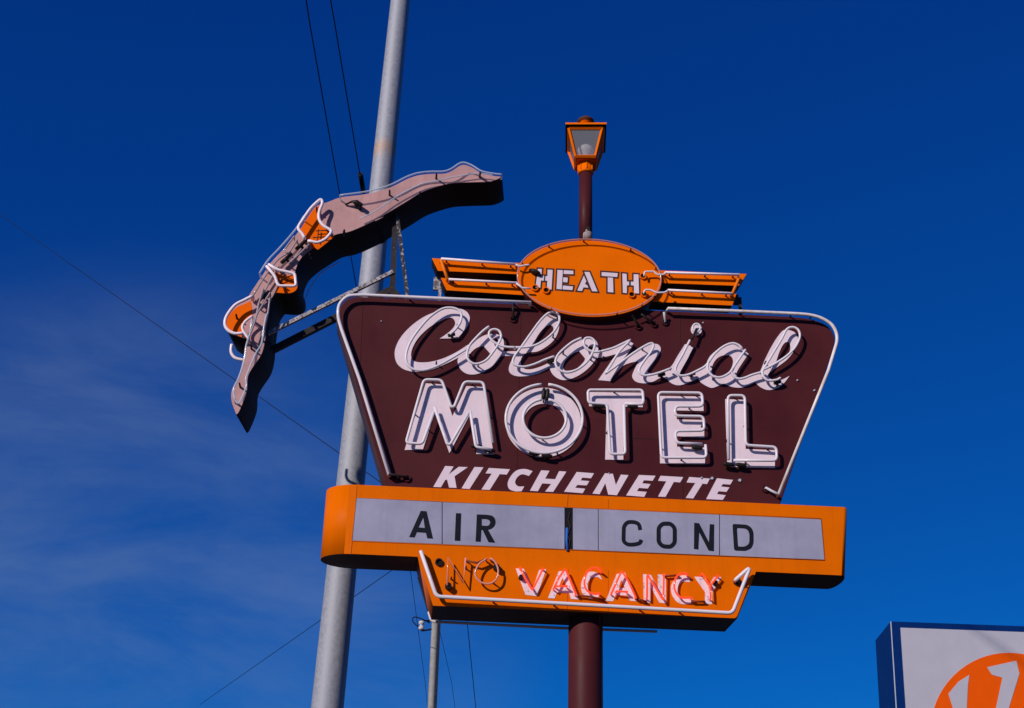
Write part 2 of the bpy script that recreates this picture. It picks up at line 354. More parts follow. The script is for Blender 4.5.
# curled flakes of paint coming off the panel
FLAKE = mat('grey_paint_flake', (0.42, 0.43, 0.52), 0.6)
for x, y, r in ((797.4, 380, 1.3), (814.5, 390, 1.2), (740, 479.8, 2.2), (712, 478.2, 1.8), (701.5, 477.5, 1.2), (703, 322.5, 0.8), (381, 321, 0.8), (609, 473, 0.7)):
    P = [(x + r*random.uniform(0.5, 1.1)*math.cos(a*1.05), y + r*random.uniform(0.5, 1.1)*math.sin(a*1.05)) for a in range(6)]
    plate('paint_flake', [P], PY-0.012, 0.012, FLAKE, po)
# MOTEL channel letters with double outline tubing
zM = lambda p: Z(395, 370, 7.869, p); zO = lambda p: Z(500, 375, 6.827, p); zE = lambda p: Z(640, 380, 6.827, p)
def ell(cx, cy, rx, ry, n=48, a0=0, a1=360, rot=0):
    o = []
    for i in range(n + (0 if a1-a0 == 360 else 1)):
        a = R(a0 + (a1-a0)*i/n); x, y = rx*math.cos(a), ry*math.sin(a)
        o.append((cx + x*math.cos(rot) - y*math.sin(rot), cy + x*math.sin(rot) + y*math.cos(rot)))
    return o
LD = 0.009; LY = PY - LD; TY = LY - 0.066; TR = 0.0135
faces = {
 'M': [zM([(75,628),(242,104),(372,112),(452,362),(562,126),(690,132),(778,664),(640,660),(592,345),(428,656),(313,335),(220,628)])],
 'O': [zO(ell(297,324,258,238)), zO(ell(302,318,140,122))],
 'T': [zO([(606,116),(974,120),(976,220),(850,216),(843,580),(718,577),(728,214),(608,212)])],
 'E': [zE([(133,108),(432,112),(435,212),(250,208),(252,268),(438,272),(440,392),(252,384),(254,455),(445,460),(445,574),(137,568)])],
 'L': [zE([(583,130),(712,134),(722,470),(922,478),(922,600),(597,592)])]}
tubes = {
 'M': [fillet(zM([(585,330),(435,585),(412,585),(310,292)]), 2), fillet(zM([(306,330),(215,582),(86,574),(228,75),(368,78),(440,288),(466,290),(545,92),(696,96),(772,575)]), 4), fillet(zM([(592,325),(636,605),(760,628)]), 3)],
 'O': [zO(ell(302,298,262,235,60,-84,266)), zO(ell(305,298,147,132,48,-80,262))],
 'T': [fillet(zO([(850,195),(970,200),(980,180),(974,102),(600,102),(604,190),(732,198),(752,540),(856,540),(846,205)]), 3.5)],
 'E': [fillet(zE([(425,436),(248,430),(240,348),(440,345),(434,248),(240,245),(240,180),(430,180),(424,88),(124,85),(146,530),(455,530),(447,442)]), 4.5)],
 'L': [fillet(zE([(605,545),(600,105),(716,106),(722,445),(932,458),(934,550),(640,548)]), 4.5)]}
sup = {'M': [(295,82),(612,95),(158,330),(262,450),(755,345)], 'O': [(40,300),(560,320),(295,425),(395,520),(300,165)], 'T': [(785,100),(650,190),(735,380)], 'E': [(285,85),(390,88),(345,178),(140,440),(290,530),(430,300)], 'L': [(655,105),(722,300),(880,458),(730,548),(600,400)]}
elec = {'M': [(640,600),(745,632)], 'O': [(298,128),(324,132),(235,535),(320,552)], 'T': [(680,212),(905,215)], 'E': [(390,462)], 'L': [(605,575),(690,580)]}
conv = {'M': zM, 'O': zO, 'T': zO, 'E': zE, 'L': zE}
for k in 'MOTEL':
    lt = plate('channel_letter', faces[k], LY, LD+0.004, WHITE, sign, bevel=0.002, label='white channel letter %s outlined with glass tube' % k)
    for t in tubes[k]: tube('neon_tube', t, TY, TR, TUBEW, lt)
    for p in conv[k](sup[k]): support(at(p[0], p[1], TY), 0.066, lt)
    for p in conv[k](elec[k]):
        c = at(p[0], p[1], TY+0.02); bm = bmesh.new()
        v = Vector((0.05, 0, -0.004)) if k != 'O' or p[1] > 440 else Vector((0.004, 0, 0.055))
        sweep(bm, [c-v, c-v*0.6, c+v*0.6, c+v], [0.014, 0.02, 0.02, 0.014], seg=10)
        sweep(bm, [c, c+Vector((0, 0.06, 0))], 0.012, seg=8)
        link('electrode', bm, BLACKT, lt)

# script lettering
z1 = lambda p: Z(385, 300, 7.869, p); z2 = lambda p: Z(490, 300, 7.869, p); z3 = lambda p: Z(590, 310, 7.869, p); z4 = lambda p: Z(690, 310, 7.869, p)
cr = lambda p, n=5: cat_rom(p, True, n)
pieces = [
 [cr(z1([(432,303,1),(500,255),(540,215),(553,180),(540,150),(505,138),(440,160),(350,215),(270,290),(225,360),(206,420),(213,465),(250,487),(320,490),(395,478),(480,450),(570,405),(655,350,1),(672,392,1),(620,425),(560,462),(450,515),(350,553),(250,565),(160,550),(100,505),(77,440),(85,370),(130,285),(210,200),(310,130),(400,92),(470,72),(540,66),(605,72),(648,97),(668,140),(655,190),(620,245),(575,295,1),(510,302)]))],
 [cr(z1([(575,460),(578,510),(605,555),(650,582),(710,585),(780,562),(850,515),(905,450),(932,390),(936,330),(915,285),(870,268),(800,272),(740,300),(690,345),(630,410)])),
  cr(z1([(775,360,1),(836,430,1),(815,465),(760,500),(700,505),(665,480),(660,440),(690,400),(730,372)])),
  z1(ell(868,318,24,20,14))],
 [cr(z2([(88,398,1),(140,404),(200,402),(225,415,1),(205,442,1),(140,440),(70,440,1)]), 3)],
 [cr(z2([(148,540),(165,580),(215,600),(290,598),(370,582),(440,548),(490,522,1),(480,478,1),(440,505),(380,530),(320,545),(270,540),(245,510),(245,465),(265,432),(300,412),(370,406),(440,370),(500,318),(535,255),(546,190),(532,138),(495,112),(440,125),(390,175),(330,245),(270,335),(215,410),(170,475)])),
  cr(z2([(345,345,1),(370,290),(410,235),(455,198),(490,203),(500,230),(480,275),(430,320),(385,342)]))],
 [cr(z2([(470,530),(495,585),(540,620),(590,630),(660,612),(735,570),(800,510),(840,450),(852,390),(845,340),(815,305),(755,305),(700,322),(640,355),(580,405),(530,450),(488,485)])),
  cr(z2([(700,400,1),(750,460,1),(735,490),(680,540),(610,557),(580,545),(578,510),(605,460),(650,422)])),
  z2(ell(792,380,22,20,14))],
 [cr(z3([(45,325,1),(110,318),(190,295),(300,240,1),(342,263,1),(325,300),(255,400,1),(355,335),(430,290),(500,266),(540,274),(557,305),(545,345),(500,410),(455,475),(470,500),(520,500),(580,480),(640,442),(690,360),(748,268,1),(817,290,1),(770,380),(715,480),(715,510),(745,522),(800,505),(860,475),(910,430)])
     + z4([(153,370),(198,325),(260,285),(330,268),(400,300),(462,345,1),(410,420),(368,490),(372,520),(402,535),(470,525),(545,490),(590,390),(640,290),(690,210),(740,157),(805,165),(835,190),(850,235),(825,310),(770,385),(700,440),(640,480),(615,515),(640,545),(700,556),(785,518,1),(740,575),(690,612),(620,630),(560,610),(512,568,1),(460,592),(400,611),(330,605),(268,578,1),(220,598),(165,612),(93,575),(63,537,1)])
     + z3([(750,581),(690,592),(640,575),(605,540,1),(560,532),(500,562),(430,577),(365,565),(335,530),(340,490),(383,402,1),(320,415),(260,440),(200,500),(158,560,1),(65,551,1),(135,450),(205,346,1),(130,366),(45,378,1)])),
  cr(z4([(172,490),(180,430),(215,380),(270,355),(320,362),(340,400),(325,460),(290,505),(230,522),(190,510)])),
  cr(z4([(675,420,1),(700,340),(735,270),(770,250),(790,275),(785,325),(745,375)]))],
 [z3(ell(838,152,44,46,20))]]
ms = []
for i, sp in enumerate(pieces):
    y = LY + (0.0, 0.0015, 0.004, 0.0025, 0.001, 0.002, 0.0)[i]
    ms.append(fill_mesh([W(o, y) for o in sp], y, PY + 0.004 + 0.0005*i - y, 0.001))
script = link('script_lettering', join_meshes(ms), WHITE, sign, label='joined white script letters reading Colonial')
SR = 0.0118
stubes = [
 z1([(520,262),(548,240),(575,205),(595,170),(602,120),(580,80),(530,62),(470,64),(410,92),(340,147),(270,227),(210,312),(175,392),(165,460),(180,510),(220,543),(275,554),(340,545),(430,510),(530,455),(640,388)]),
 z1([(815,210),(770,245),(710,305),(665,360),(645,420),(652,465),(690,498),(740,500),(800,470),(850,410),(890,350),(914,290),(900,245),(860,230),(825,245),(820,280),(845,320),(900,355),(960,370),(1020,372)]),
 z2([(200,373),(290,370),(370,350),(450,300),(510,240),(545,170),(540,120),(500,95),(450,110),(390,170),(320,265),(250,365),(195,440),(180,490),(205,515),(270,525),(350,505),(430,470),(500,445)]),
 z2([(715,300),(650,330),(580,385),(530,440),(515,495),(540,545),(600,570),(670,555),(740,510),(790,450),(820,380),(825,330),(795,300),(752,302),(737,340),(762,385),(820,408),(870,405)]),
 z3([(85,326),(180,300),(250,268),(315,237)]),
 z3([(310,245),(230,330),(160,440),(122,502,1),(200,445),(320,355),(420,290),(480,262),(500,280),(480,330),(420,410),(387,470),(402,505),(450,515),(540,495),(635,460)]),
 z3([(785,240),(730,350),(680,440),(675,480),(710,515),(770,510),(840,480),(915,435)]) + z4([(190,350),(260,290),(330,262),(380,275),(410,302)]),
 z4([(148,400),(137,450),(150,490),(190,525),(250,527),(310,495),(340,455)]),
 z4([(435,315),(390,380),(342,455),(330,500),(370,538),(420,537),(490,510),(560,490)]),
 z4([(575,470),(610,455),(690,410),(770,355),(830,290),(865,210),(850,155),(805,135),(760,155),(720,230),(660,330),(600,430),(570,485),(582,530),(620,555),(680,550),(710,535)])]
for i, t in enumerate(stubes): tube('neon_tube', cat_rom(t, False, 6), TY - 0.004*(i % 2), SR, TUBEW, script, ends=0.03)
bm = bmesh.new(); sweep(bm, W(z3(ell(838,140,30,32,20)), TY+0.02), 0.010, True); link('neon_tube', bm, TUBEW, script)
bm = bmesh.new(); c0 = at(*z3([(800,235)])[0], TY); c1 = at(*z3([(838,150)])[0], TY+0.01)
sweep(bm, [c0, c0.lerp(c1, .5), c1, c1 + Vector((0, 0.06, 0))], 0.012); link('electrode', bm, BLACKT, script)
for p in z1([(405,480),(570,190),(735,500)]) + z2([(500,270),(460,470),(800,450),(580,400)]) + z3([(420,290),(800,500),(300,240)]) + z4([(190,525),(825,300),(600,400)]): support(at(p[0], p[1], TY), 0.066, script)
for p in z1([(525,275)]) + z2([(485,480)]) + z3([(565,510)]) + z4([(690,570),(15,505)]):
    c = at(p[0], p[1], TY+0.025); bm = bmesh.new(); sweep(bm, [c+Vector((-.035, 0, -.01)), c+Vector((.03, 0, .012))], 0.017, seg=10)
    sweep(bm, [c, c+Vector((0, .06, 0))], 0.013, seg=8); link('electrode', bm, BLACKT, script)

# oval name plate
oval = lambda g=0, cx=589.6, cy=278.6: ell(cx, cy, 72.4+g, 38.3+g, 72, rot=0.042)
ov = plate('oval_plate', [oval()], EY, 0.34, [ORANGE, BROWN], sign, bevel=0.006)
by_normal(ov, lambda n: 1 if abs(n.y) < 0.5 else 0)
tube('border_tube', [(x-0.4, y-1.5) for x, y in oval(-0.6)], EY-0.055, 0.0085, TUBECP, ov, closed=True)
for a in (-160, -125, -92, -55, -20, 40, 65, 120, 160):
    x, y = oval(-1.0)[int((a % 360)/5)]; support(at(x-0.6, y-2.2, EY-0.055), 0.055, ov)
zH = lambda p: Z(515, 260, 7.062, p)
heath = [
 [[(162,62),(190,64),(186,110),(206,112),(203,146),(183,144),(178,196),(145,193)], [(230,68),(266,70),(258,208),(225,206),(228,146),(213,145),(216,113),(229,114)]],
 [[(300,70),(338,72),(330,207),(293,204)], [(345,72),(412,76),(412,100),(343,98)], [(341,122),(373,125),(370,158),(339,155)], [(338,180),(410,187),(405,212),(336,207)]],
 [[(440,215),(486,110),(504,150),(494,168),(512,180),(518,196),(484,193),(473,218)], [(490,84),(526,85),(583,222),(545,220)]],
 [[(612,85),(726,93),(722,120),(612,112)], [(655,123),(692,125),(695,229),(655,226)]],
 [[(758,95),(788,98),(790,152),(806,153),(805,178),(790,180),(790,234),(762,231)], [(838,100),(872,102),(876,236),(840,234),(840,180),(818,178),(819,152),(838,154)]]]
def grow(poly, g):
    cx = sum(p[0] for p in poly)/len(poly); cy = sum(p[1] for p in poly)/len(poly); o = []; k = len(poly)
    A = sum(poly[i][0]*poly[(i+1) % k][1] - poly[(i+1) % k][0]*poly[i][1] for i in range(k)); sg = 1 if A > 0 else -1
    for i in range(k):
        p0, p1, p2 = Vector(poly[i-1]), Vector(poly[i]), Vector(poly[(i+1) % k])
        n1 = (p1-p0).normalized(); n2 = (p2-p1).normalized(); a = Vector((n1.y, -n1.x))*sg; b = Vector((n2.y, -n2.x))*sg
        m = (a+b); m = m/max(0.35, m.length_squared/2) if m.length > 1e-6 else a
        o.append((p1.x+m.x*g, p1.y+m.y*g))
    return o
for lt in heath:
    ms = []
    for i, p in enumerate(lt):
        m1 = fill_mesh([W(zH(grow(p, 11)), EY-0.002-0.0004*i)], EY-0.002-0.0004*i, 0.004)
        m2 = fill_mesh([W(zH(p), EY-0.005)], EY-0.005, 0.002)
        m1.materials.append(PAINTW); m1.materials.append(DARKT)
        m2.materials.append(PAINTW)
        for q in m1.polygons: q.material_index = 1
        for q in m2.polygons: q.material_index = 0
        ms += [m1, m2]
    link('painted_letter', join_meshes(ms), [PAINTW, DARKT], ov)
for p in Z(515, 260, 7.062, [(140,200),(218,218),(822,248),(910,245),(902,118)]): bushing(at(p[0], p[1], EY), ov, ORANGE)
c = at(533.5, 271, EY-0.03); bm = bmesh.new(); sweep(bm, [c+Vector((-.03, .03, .02)), c, c+Vector((.05, 0, -.02)), c+Vector((.07, .03, -.03))], [.02, .026, .02, .012]); link('electrode', bm, BLACKT, ov)

# side wings: two tapering bars each
zl = lambda p: Z(425, 245, 9.31, p); zr = lambda p: Z(640, 255, 8.533, p)
for side, bars, tb, jog in (
    ('l', [zl([(65,122),(930,168),(930,276),(120,240)]), zl([(148,305),(900,352),(960,470),(200,421)])],
     [zl([(152,128),(850,180)]), zl([(222,320),(860,354)]), zl([(150,148),(212,318)])], None),
    ('r', [zr([(120,128),(912,160),(866,236),(842,264),(120,236)]), zr([(100,306),(828,332),(786,432),(100,398)])],
     [zr([(215,150),(845,168)]), zr([(240,300),(780,328)]), zr([(842,205),(790,330)])], None)):
    wg = bpy.data.objects.new('side_wing', None); C.objects.link(wg); wg.parent = sign; wg.location = at(520 if side == 'l' else 660, 285, 0.05) - origin(sign)
    WY = -0.005
    for b in bars:
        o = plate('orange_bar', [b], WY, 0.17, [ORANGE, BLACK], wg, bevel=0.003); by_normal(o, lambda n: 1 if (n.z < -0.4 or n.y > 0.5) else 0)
    for t in tb[:2]:
        tube('neon_tube', t, WY-0.06, 0.0135, TUBEP, wg, ends=0.05)
        for q in (0.07, 0.55, 0.93): support(at(t[0][0]+(t[1][0]-t[0][0])*q, t[0][1]+(t[1][1]-t[0][1])*q, WY-0.06), 0.06, wg)
    tube('painted_tube', tb[2], WY-0.055, 0.016, TUBEO, wg, ends=0.04)
    a = at(*( (437, 275) if side == 'l' else (736, 292)), 0.18); b2 = at(*((441, 292) if side == 'l' else (734, 306)), 0.18)
    bm = bmesh.new(); box(bm, a.x-0.03, a.x+0.02, 0.17, 0.20, b2.z+0.02, a.z-0.03); box(bm, a.x+0.022, a.x+0.05, 0.17, 0.20, b2.z-0.14, a.z-0.06); link('wing_bracket', bm, ANGLE if side == 'l' else ANGLED, wg)
# jogged glass pieces where the oval meets the wings
for P in (zr([(35,180),(38,142),(118,140),(145,168),(205,166),(222,150)]), zr([(30,330),(42,296),(95,298),(140,322),(215,320),(240,300)])):
    tube('tube_jog', fillet(P, 2), EY-0.06, 0.009, TUBEW, ov)
for P in (zl([(845,180),(880,200),(930,188),(975,186)]), zl([(850,355),(905,400),(985,405)])):
    tube('tube_jog', fillet(P, 2), EY-0.06, 0.009, TUBEW, ov)

# message cabinet: long box with rounded ends
CD = 0.46
tl, tr_, bl, br_ = at(356, 484.6, CY), at(835, 506.6, CY), at(351, 553.8, CY), at(838, 575.2, CY)
zt_ = lambda x: tl.z + (x-tl.x)*(tr_.z-tl.z)/(tr_.x-tl.x)
zb_ = lambda x: bl.z + (x-bl.x)*(br_.z-bl.z)/(br_.x-bl.x)
xl = at(355, 558, CY).x; xr = at(841.5, 575, CY).x; xl = at(352.5, 555, CY).x
def ends(x, sgn, rx, n=12): return [(x + sgn*rx*math.sin(math.pi*i/n), CY + CD/2 - CD/2*math.cos(math.pi*i/n)) for i in range(n+1)]
bm = bmesh.new(); ring = [p for p in ends(xr, 1, 0.07)] + [p for p in reversed(ends(xl, -1, 0.29))]
lo = [bm.verts.new((x, y, zb_(x))) for x, y in ring]; hi = [bm.verts.new((x + (0.075 if x > 0 else 0), y, zt_(x))) for x, y in ring]
for i in range(len(ring)):
    j = (i+1) % len(ring); f = bm.faces.new((lo[i], lo[j], hi[j], hi[i])); f.smooth = 0 < i % 13 < 12 and True
bm.faces.new(lo); bm.faces.new(hi)
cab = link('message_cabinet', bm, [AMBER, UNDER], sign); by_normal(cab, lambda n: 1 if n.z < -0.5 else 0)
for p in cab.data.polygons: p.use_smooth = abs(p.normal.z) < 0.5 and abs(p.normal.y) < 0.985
# grey changeable-letter panels
gx = lambda a, b, c_, d: [a, b, c_, d]
def grey(xl0, xr0, lt=0, rt=0):
    top = lambda x: 498.2 + (x-356.6)*(519.3-498.2)/(821-356.6); bot = lambda x: 540.4 + (x-352.4)*(559.6-540.4)/(824.5-352.4)
    P = [(xl0+lt, top(xl0)), (xr0-rt, top(xr0)), (xr0, bot(xr0)), (xl0, bot(xl0))]
    return plate('message_panel', [P], CY-0.005, 0.008, GREYP, cab, bevel=0.001)
plate('panel_backing', [[(356.6, 498.2), (821, 519.3), (824.4, 559.6), (352.4, 540.4)]], CY-0.0015, 0.003, BLACK, cab)
grey(352.4, 441.8, 4.3, 0); grey(442.6, 564.5); grey(573, 598); grey(598.7, 719.2); grey(720, 824.4, 0, 3.4)
bm = bmesh.new(); sweep(bm, W([(570,512),(568,520),(570.5,527),(567.5,535),(570,540),(568.5,549)], CY-0.008), 0.004, seg=6); link('loose_wire', bm, DARKT, cab)
bm = bmesh.new(); sweep(bm, W([(567,528),(566.6,540),(567.5,551)], CY-0.006), 0.013, seg=6); link('gap_sky_strip', bm, mat('gap_sky_blue', (0.03, 0.12, 0.42), 0.5), cab)  # added blue strip, stands for sky showing through the gap between panels
# frame lip round the panels
def lip(P, Y, r, m, parent): 
    bm = bmesh.new(); sweep(bm, W(P, Y), r, True, seg=6); return link('panel_frame', bm, m, parent)
lip([(356.2, 497.7), (821.2, 518.8), (824.8, 560.2), (351.8, 541)], CY, 0.0055, SEAMO, cab)
def offset_ring(P, w, closed):
    k = len(P); out1, out2 = [], []
    for i in range(k):
        a = Vector(P[i-1]) if (closed or i > 0) else Vector(P[i]); b = Vector(P[(i+1) % k]) if (closed or i < k-1) else Vector(P[i])
        p = Vector(P[i]); d = (b-a).normalized(); n = Vector((-d.y, d.x))
        out1.append(tuple(p+n*w/2)); out2.append(tuple(p-n*w/2))
    return [out1, out2] if closed else [out1 + out2[::-1]]
zA = lambda p: Z(400, 495, 5.689, p); zC = lambda p: Z(560, 500, 3.531, p)
mess = [
 [zA([(52,238),(118,90),(150,92),(187,247),(155,245),(147,214),(95,210),(82,240)]), zA([(104,184),(132,124),(141,187)])],
 [zA([(318,103),(347,104),(342,260),(311,258)])],
 [cat_rom(zA([(437,110,1),(500,113),(530,122),(542,145),(538,172),(520,190),(500,197,1),(541,270,1),(503,267,1),(470,198,1),(462,197,1),(458,265,1),(430,263,1)]), True, 4), cat_rom(zA([(464,135,1),(495,137),(512,150),(508,168),(495,175),(464,173,1)]), True, 4)],
 offset_ring(fillet(zC([(283,105),(279,84),(262,77),(238,77),(225,92),(224,146),(238,157),(262,157),(282,152),(287,140)]), 3), 13/3.531, False),
 offset_ring(fillet(zC([(348,97),(362,83),(390,83),(405,98),(405,150),(391,165),(362,163),(348,148)]), 2.5, True), 14/3.531, True),
 [zC([(474,80),(491,82),(526,150),(529,85),(544,86),(543,180),(525,178),(491,112),(488,174),(473,172)])],
 [fillet(zC([(609,84),(660,87),(676,97),(683,114),(683,152),(675,170),(656,179),(615,178)]), 2.2, True), fillet(zC([(624,98),(654,100),(664,107),(669,119),(669,148),(663,159),(648,165),(628,164)]), 1.6, True)]]
for mt in mess: plate('black_letter', mt, CY-0.009, 0.005, BLACKL, cab)
seam([(356.8, 486), (356, 498)], CY, SEAMO, cab); seam([(352, 541.5), (351, 553)], CY, SEAMO, cab)
seam([(568, 494), (567, 508)], CY, SEAMO, cab); seam([(608, 499), (608, 511)], CY, SEAMO, cab)

# vacancy box under the cabinet
VD = 0.49
zc = lambda x: 553.8 + (x-351)*(575.2-553.8)/(838-351)
vb = [at(417.8, zc(417.8), CY), at(756, zc(756), CY), at(737.4, 618.3, CY), at(433, 605.6, CY)]
vb[0].z = zb_(vb[0].x); vb[1].z = zb_(vb[1].x)
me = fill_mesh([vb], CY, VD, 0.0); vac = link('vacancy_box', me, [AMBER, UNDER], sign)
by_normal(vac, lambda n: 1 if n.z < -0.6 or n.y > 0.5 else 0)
seam([(568, 569), (567, 611)], CY, SEAMO, vac, 0.004); seam([(608, 571), (608, 612)], CY, SEAMO, vac, 0.004)
VY = CY - 0.075
tube('border_tube', fillet([(420.8, 551), (436.5, 596.5), (732.5, 613.2), (750.3, 567), (736, 579.5)], 5), VY, 0.0175, TUBEW, vac, ends=0.05)
for p in ((494, 600.3), (428, 572), (555, 603.5), (681, 610.5), (744.5, 582), (641, 608)): support(at(p[0], p[1], VY), 0.075, vac)
bushing(at(439, 562.5, CY), vac, BLACKT); bushing(at(737, 582, CY), vac, BLACKT)
# matching tube on the far face
bk = VD + 0.07
bP = fillet([(418.5, 577), (431.5, 621.5), (560, 628), (657, 631.5)], 4); tube('border_tube', bP, CY+bk, 0.013, TUBEW, vac)
zN = lambda p: Z(410, 540, 5.689, p); zV = lambda p: Z(510, 555, 7.877, p); zY = lambda p: Z(620, 555, 6.827, p)
NT = CY - 0.07
tube('unlit_tube', zN([(213,255),(216,102),(303,245),(316,103)]), NT, 0.0088, TUBEN, vac, ends=0.06)
tube('unlit_tube', cat_rom(zN([(435,108),(395,135),(372,180),(378,215),(410,243),(455,248),(492,222),(502,172),(486,128),(460,104)]), False, 5), NT, 0.0088, TUBEN, vac, ends=0.06)
tube('unlit_tube', zN([(325,118),(380,130),(425,112)]), NT+0.01, 0.0095, mat('dark_red_tube', (0.22, 0.05, 0.02), 0.4), vac)
for p in zN([(236,210),(320,150),(478,235)]): support(at(p[0], p[1], NT), 0.07, vac)
for p in zN([(218,262),(492,155)]):
    c = at(p[0], p[1], NT+0.03); bm = bmesh.new(); sweep(bm, [c+Vector((0, -.02, 0)), c+Vector((0, .04, 0))], 0.028, seg=14); link('electrode', bm, BLACKT, vac)
VL = mat('peeling_shadow_blotched_paint', (0.82, 0.66, 0.70), 0.6, var=0.06, streak=0.35, speck=0.65, thr=0.60, dirt=(0.20, 0.15, 0.19))  # specks: paint damage, with blacked-out tubing and shadows painted in as blotches
vlet = [
 [zV([(45,106),(108,108),(180,265),(230,118),(285,112),(212,324),(122,314)])],
 [zV([(300,338),(385,128),(445,126),(542,350),(480,346),(466,300),(370,295),(352,342)]), zV([(388,242),(413,180),(445,245)])],
 [cat_rom(zV([(726,195,1),(700,150),(650,130),(600,146),(568,200),(560,260),(578,312),(630,340),(695,338,1),(700,305,1),(650,308),(616,270),(612,222),(640,182),(690,172,1)]), True, 4)],
 [zV([(755,360),(840,150),(905,138),(1002,364),(945,360),(925,320),(832,314),(812,365)]), zV([(855,257),(877,195),(907,260)])],
 [zY([(158,130),(212,136),(260,235),(258,132),(312,135),(314,330),(268,325),(207,215),(208,328),(162,318)])],
 [cat_rom(zY([(478,185,1),(470,150),(430,138),(380,160),(350,210),(355,270),(390,320),(440,336),(500,330,1),(496,297,1),(440,296),(405,270),(397,220),(420,187),(450,182)]), True, 4)],
 [zY([(508,148),(560,150),(605,215),(640,150),(692,150),(632,250),(628,336),(578,332),(582,255)])]]
vt = [
 [zV([(80,98),(115,175),(176,278),(215,200),(262,105)])],
 [zV([(345,262),(385,180),(435,108),(470,190),(518,305)]), zV([(360,245),(450,245)])],
 [cat_rom(zV([(722,128),(680,100),(620,120),(590,180),(590,250),(620,290),(670,308),(708,300)]), False, 4)],
 [zV([(800,300),(845,200),(880,125),(930,200),(990,330)]), zV([(838,285),(925,290)])],
 [zY([(185,290),(185,130),(296,310),(300,130)])],
 [cat_rom(zY([(462,130),(420,125),(385,150),(370,210),(385,260),(420,290),(490,292)]), False, 4)],
 [zY([(560,125),(615,210),(672,140)]), zY([(616,212),(620,295)])]]
for i, (lt, ts) in enumerate(zip(vlet, vt)):
    o = plate('painted_letter', lt, CY-0.003, 0.006, VL, vac)
    for t in ts: tube('neon_tube', fillet(t, 2), CY-0.058, 0.0092, TUBER, o, ends=0.045)
for P in (zV([(545,318),(640,330),(740,352)]), zY([(115,300),(180,318)]), zY([(310,145),(400,138)]), zY([(495,318),(580,318)])):
    tube('tube_link', P, CY-0.03, 0.0095, mat('dark_red_link', (0.20, 0.03, 0.012), 0.4), vac, ends=0.025)
for p in zV([(88,175)]) + zY([(650,190)]):
    c = at(p[0], p[1], CY-0.03); bm = bmesh.new(); sweep(bm, [c+Vector((0, -.015, 0)), c+Vector((0, .035, 0))], 0.022, seg=12); link('electrode', bm, BLACKT, vac)

# ------------------------------------------------------------------ lantern on its short brown pole
LNY = 0.22
pb = at(586, 246, LNY); pt = at(585.3, 172, LNY); X0 = (pb.x+pt.x)/2
lan = thing('post_lantern', (X0, LNY, pb.z), 'orange square carriage lantern on a slim brown pole above the oval', 'lantern')
bm = bmesh.new(); lathe(bm, [(0.068, pb.z-0.1), (0.068, pt.z)], (X0, LNY), 24); link('pole', bm, BROWN, lan)
z0 = pt.z - 0.03
bm = bmesh.new(); lathe(bm, [(0.072, z0), (0.083, z0+0.012), (0.079, z0+0.03), (0.079, z0+0.13), (0.055, z0+0.14)], (X0, LNY), 24)
for k in range(8):
    a = 2*math.pi*k/8; box(bm, X0+0.08*math.cos(a)-0.006, X0+0.08*math.cos(a)+0.006, LNY+0.08*math.sin(a)-0.006, LNY+0.08*math.sin(a)+0.006, z0+0.03, z0+0.13)
link('collar', bm, ORANGE, lan)
zl0 = z0 + 0.14; HL = 0.29; b0, b1 = 0.102, 0.174                     # bottom and top half widths
LROT = Matrix.Rotation(R(-7), 3, 'Z')
def sq(h, z): return [LROT @ Vector((x*h, y*h*1.24, 0)) + Vector((X0, LNY, z)) for x, y in ((-1, -1), (1, -1), (1, 1), (-1, 1))]
A, B = sq(b0, zl0), sq(b1, zl0+HL)
bm = bmesh.new()
def strut(p, q, w):
    sweep(bm, [p, q], w, seg=4)
for i in range(4):
    strut(A[i], B[i], 0.019); strut(A[i], A[(i+1) % 4], 0.019); strut(B[i], B[(i+1) % 4], 0.022)
fr = link('frame', bm, ORANGE, lan)
for p in fr.data.polygons: p.use_smooth = False
bm = bmesh.new(); box(bm, X0-b0, X0+b0, LNY-b0, LNY+b0, zl0-0.02, zl0+0.004); link('base_plate', bm, ORANGE, lan)
for i in range(4):
    a, b, c, d = A[i], A[(i+1) % 4], B[(i+1) % 4], B[i]; bm = bmesh.new(); bm.faces.new([bm.verts.new(v) for v in (a, b, c, d)])
    n = Vector((0, 0, 0)); r = bmesh.ops.solidify(bm, geom=bm.faces[:], thickness=0.004); link('glass_pane', bm, DUSTG, lan)
bm = bmesh.new(); lathe(bm, [(0.03, zl0+0.005), (0.035, zl0+0.05), (0.075, zl0+0.12), (0.085, zl0+0.16), (0.06, zl0+0.21), (0.02, zl0+0.235)], (X0, LNY), 20); link('bulb', bm, BULB, lan)
zr0 = zl0 + HL + 0.012; rw = 0.212
bm = bmesh.new(); lo = [bm.verts.new(v) for v in sq(rw, zr0)]; hi = [bm.verts.new(v) for v in sq(rw, zr0+0.022)]; tp = [bm.verts.new(v) for v in sq(0.075, zr0+0.13)]
bm.faces.new(lo).material_index = 1
for P, Q in ((lo, hi), (hi, tp)):
    for i in range(4): bm.faces.new((P[i], P[(i+1) % 4], Q[(i+1) % 4], Q[i]))
bm.faces.new(tp); link('roof', bm, [ORANGE, BLACK], lan)
bm = bmesh.new(); lathe(bm, [(0.065, zr0+0.115), (0.062, zr0+0.205), (0.09, zr0+0.212), (0.085, zr0+0.23), (0.055, zr0+0.255), (0.015, zr0+0.27)], (X0, LNY), 20)
for f in bm.faces:
    if f.calc_center_median().z > zr0+0.208: f.material_index = 1
link('finial', bm, [ORANGE, mat('rusty_cap_paint', (0.10, 0.035, 0.02), 0.7)], lan)

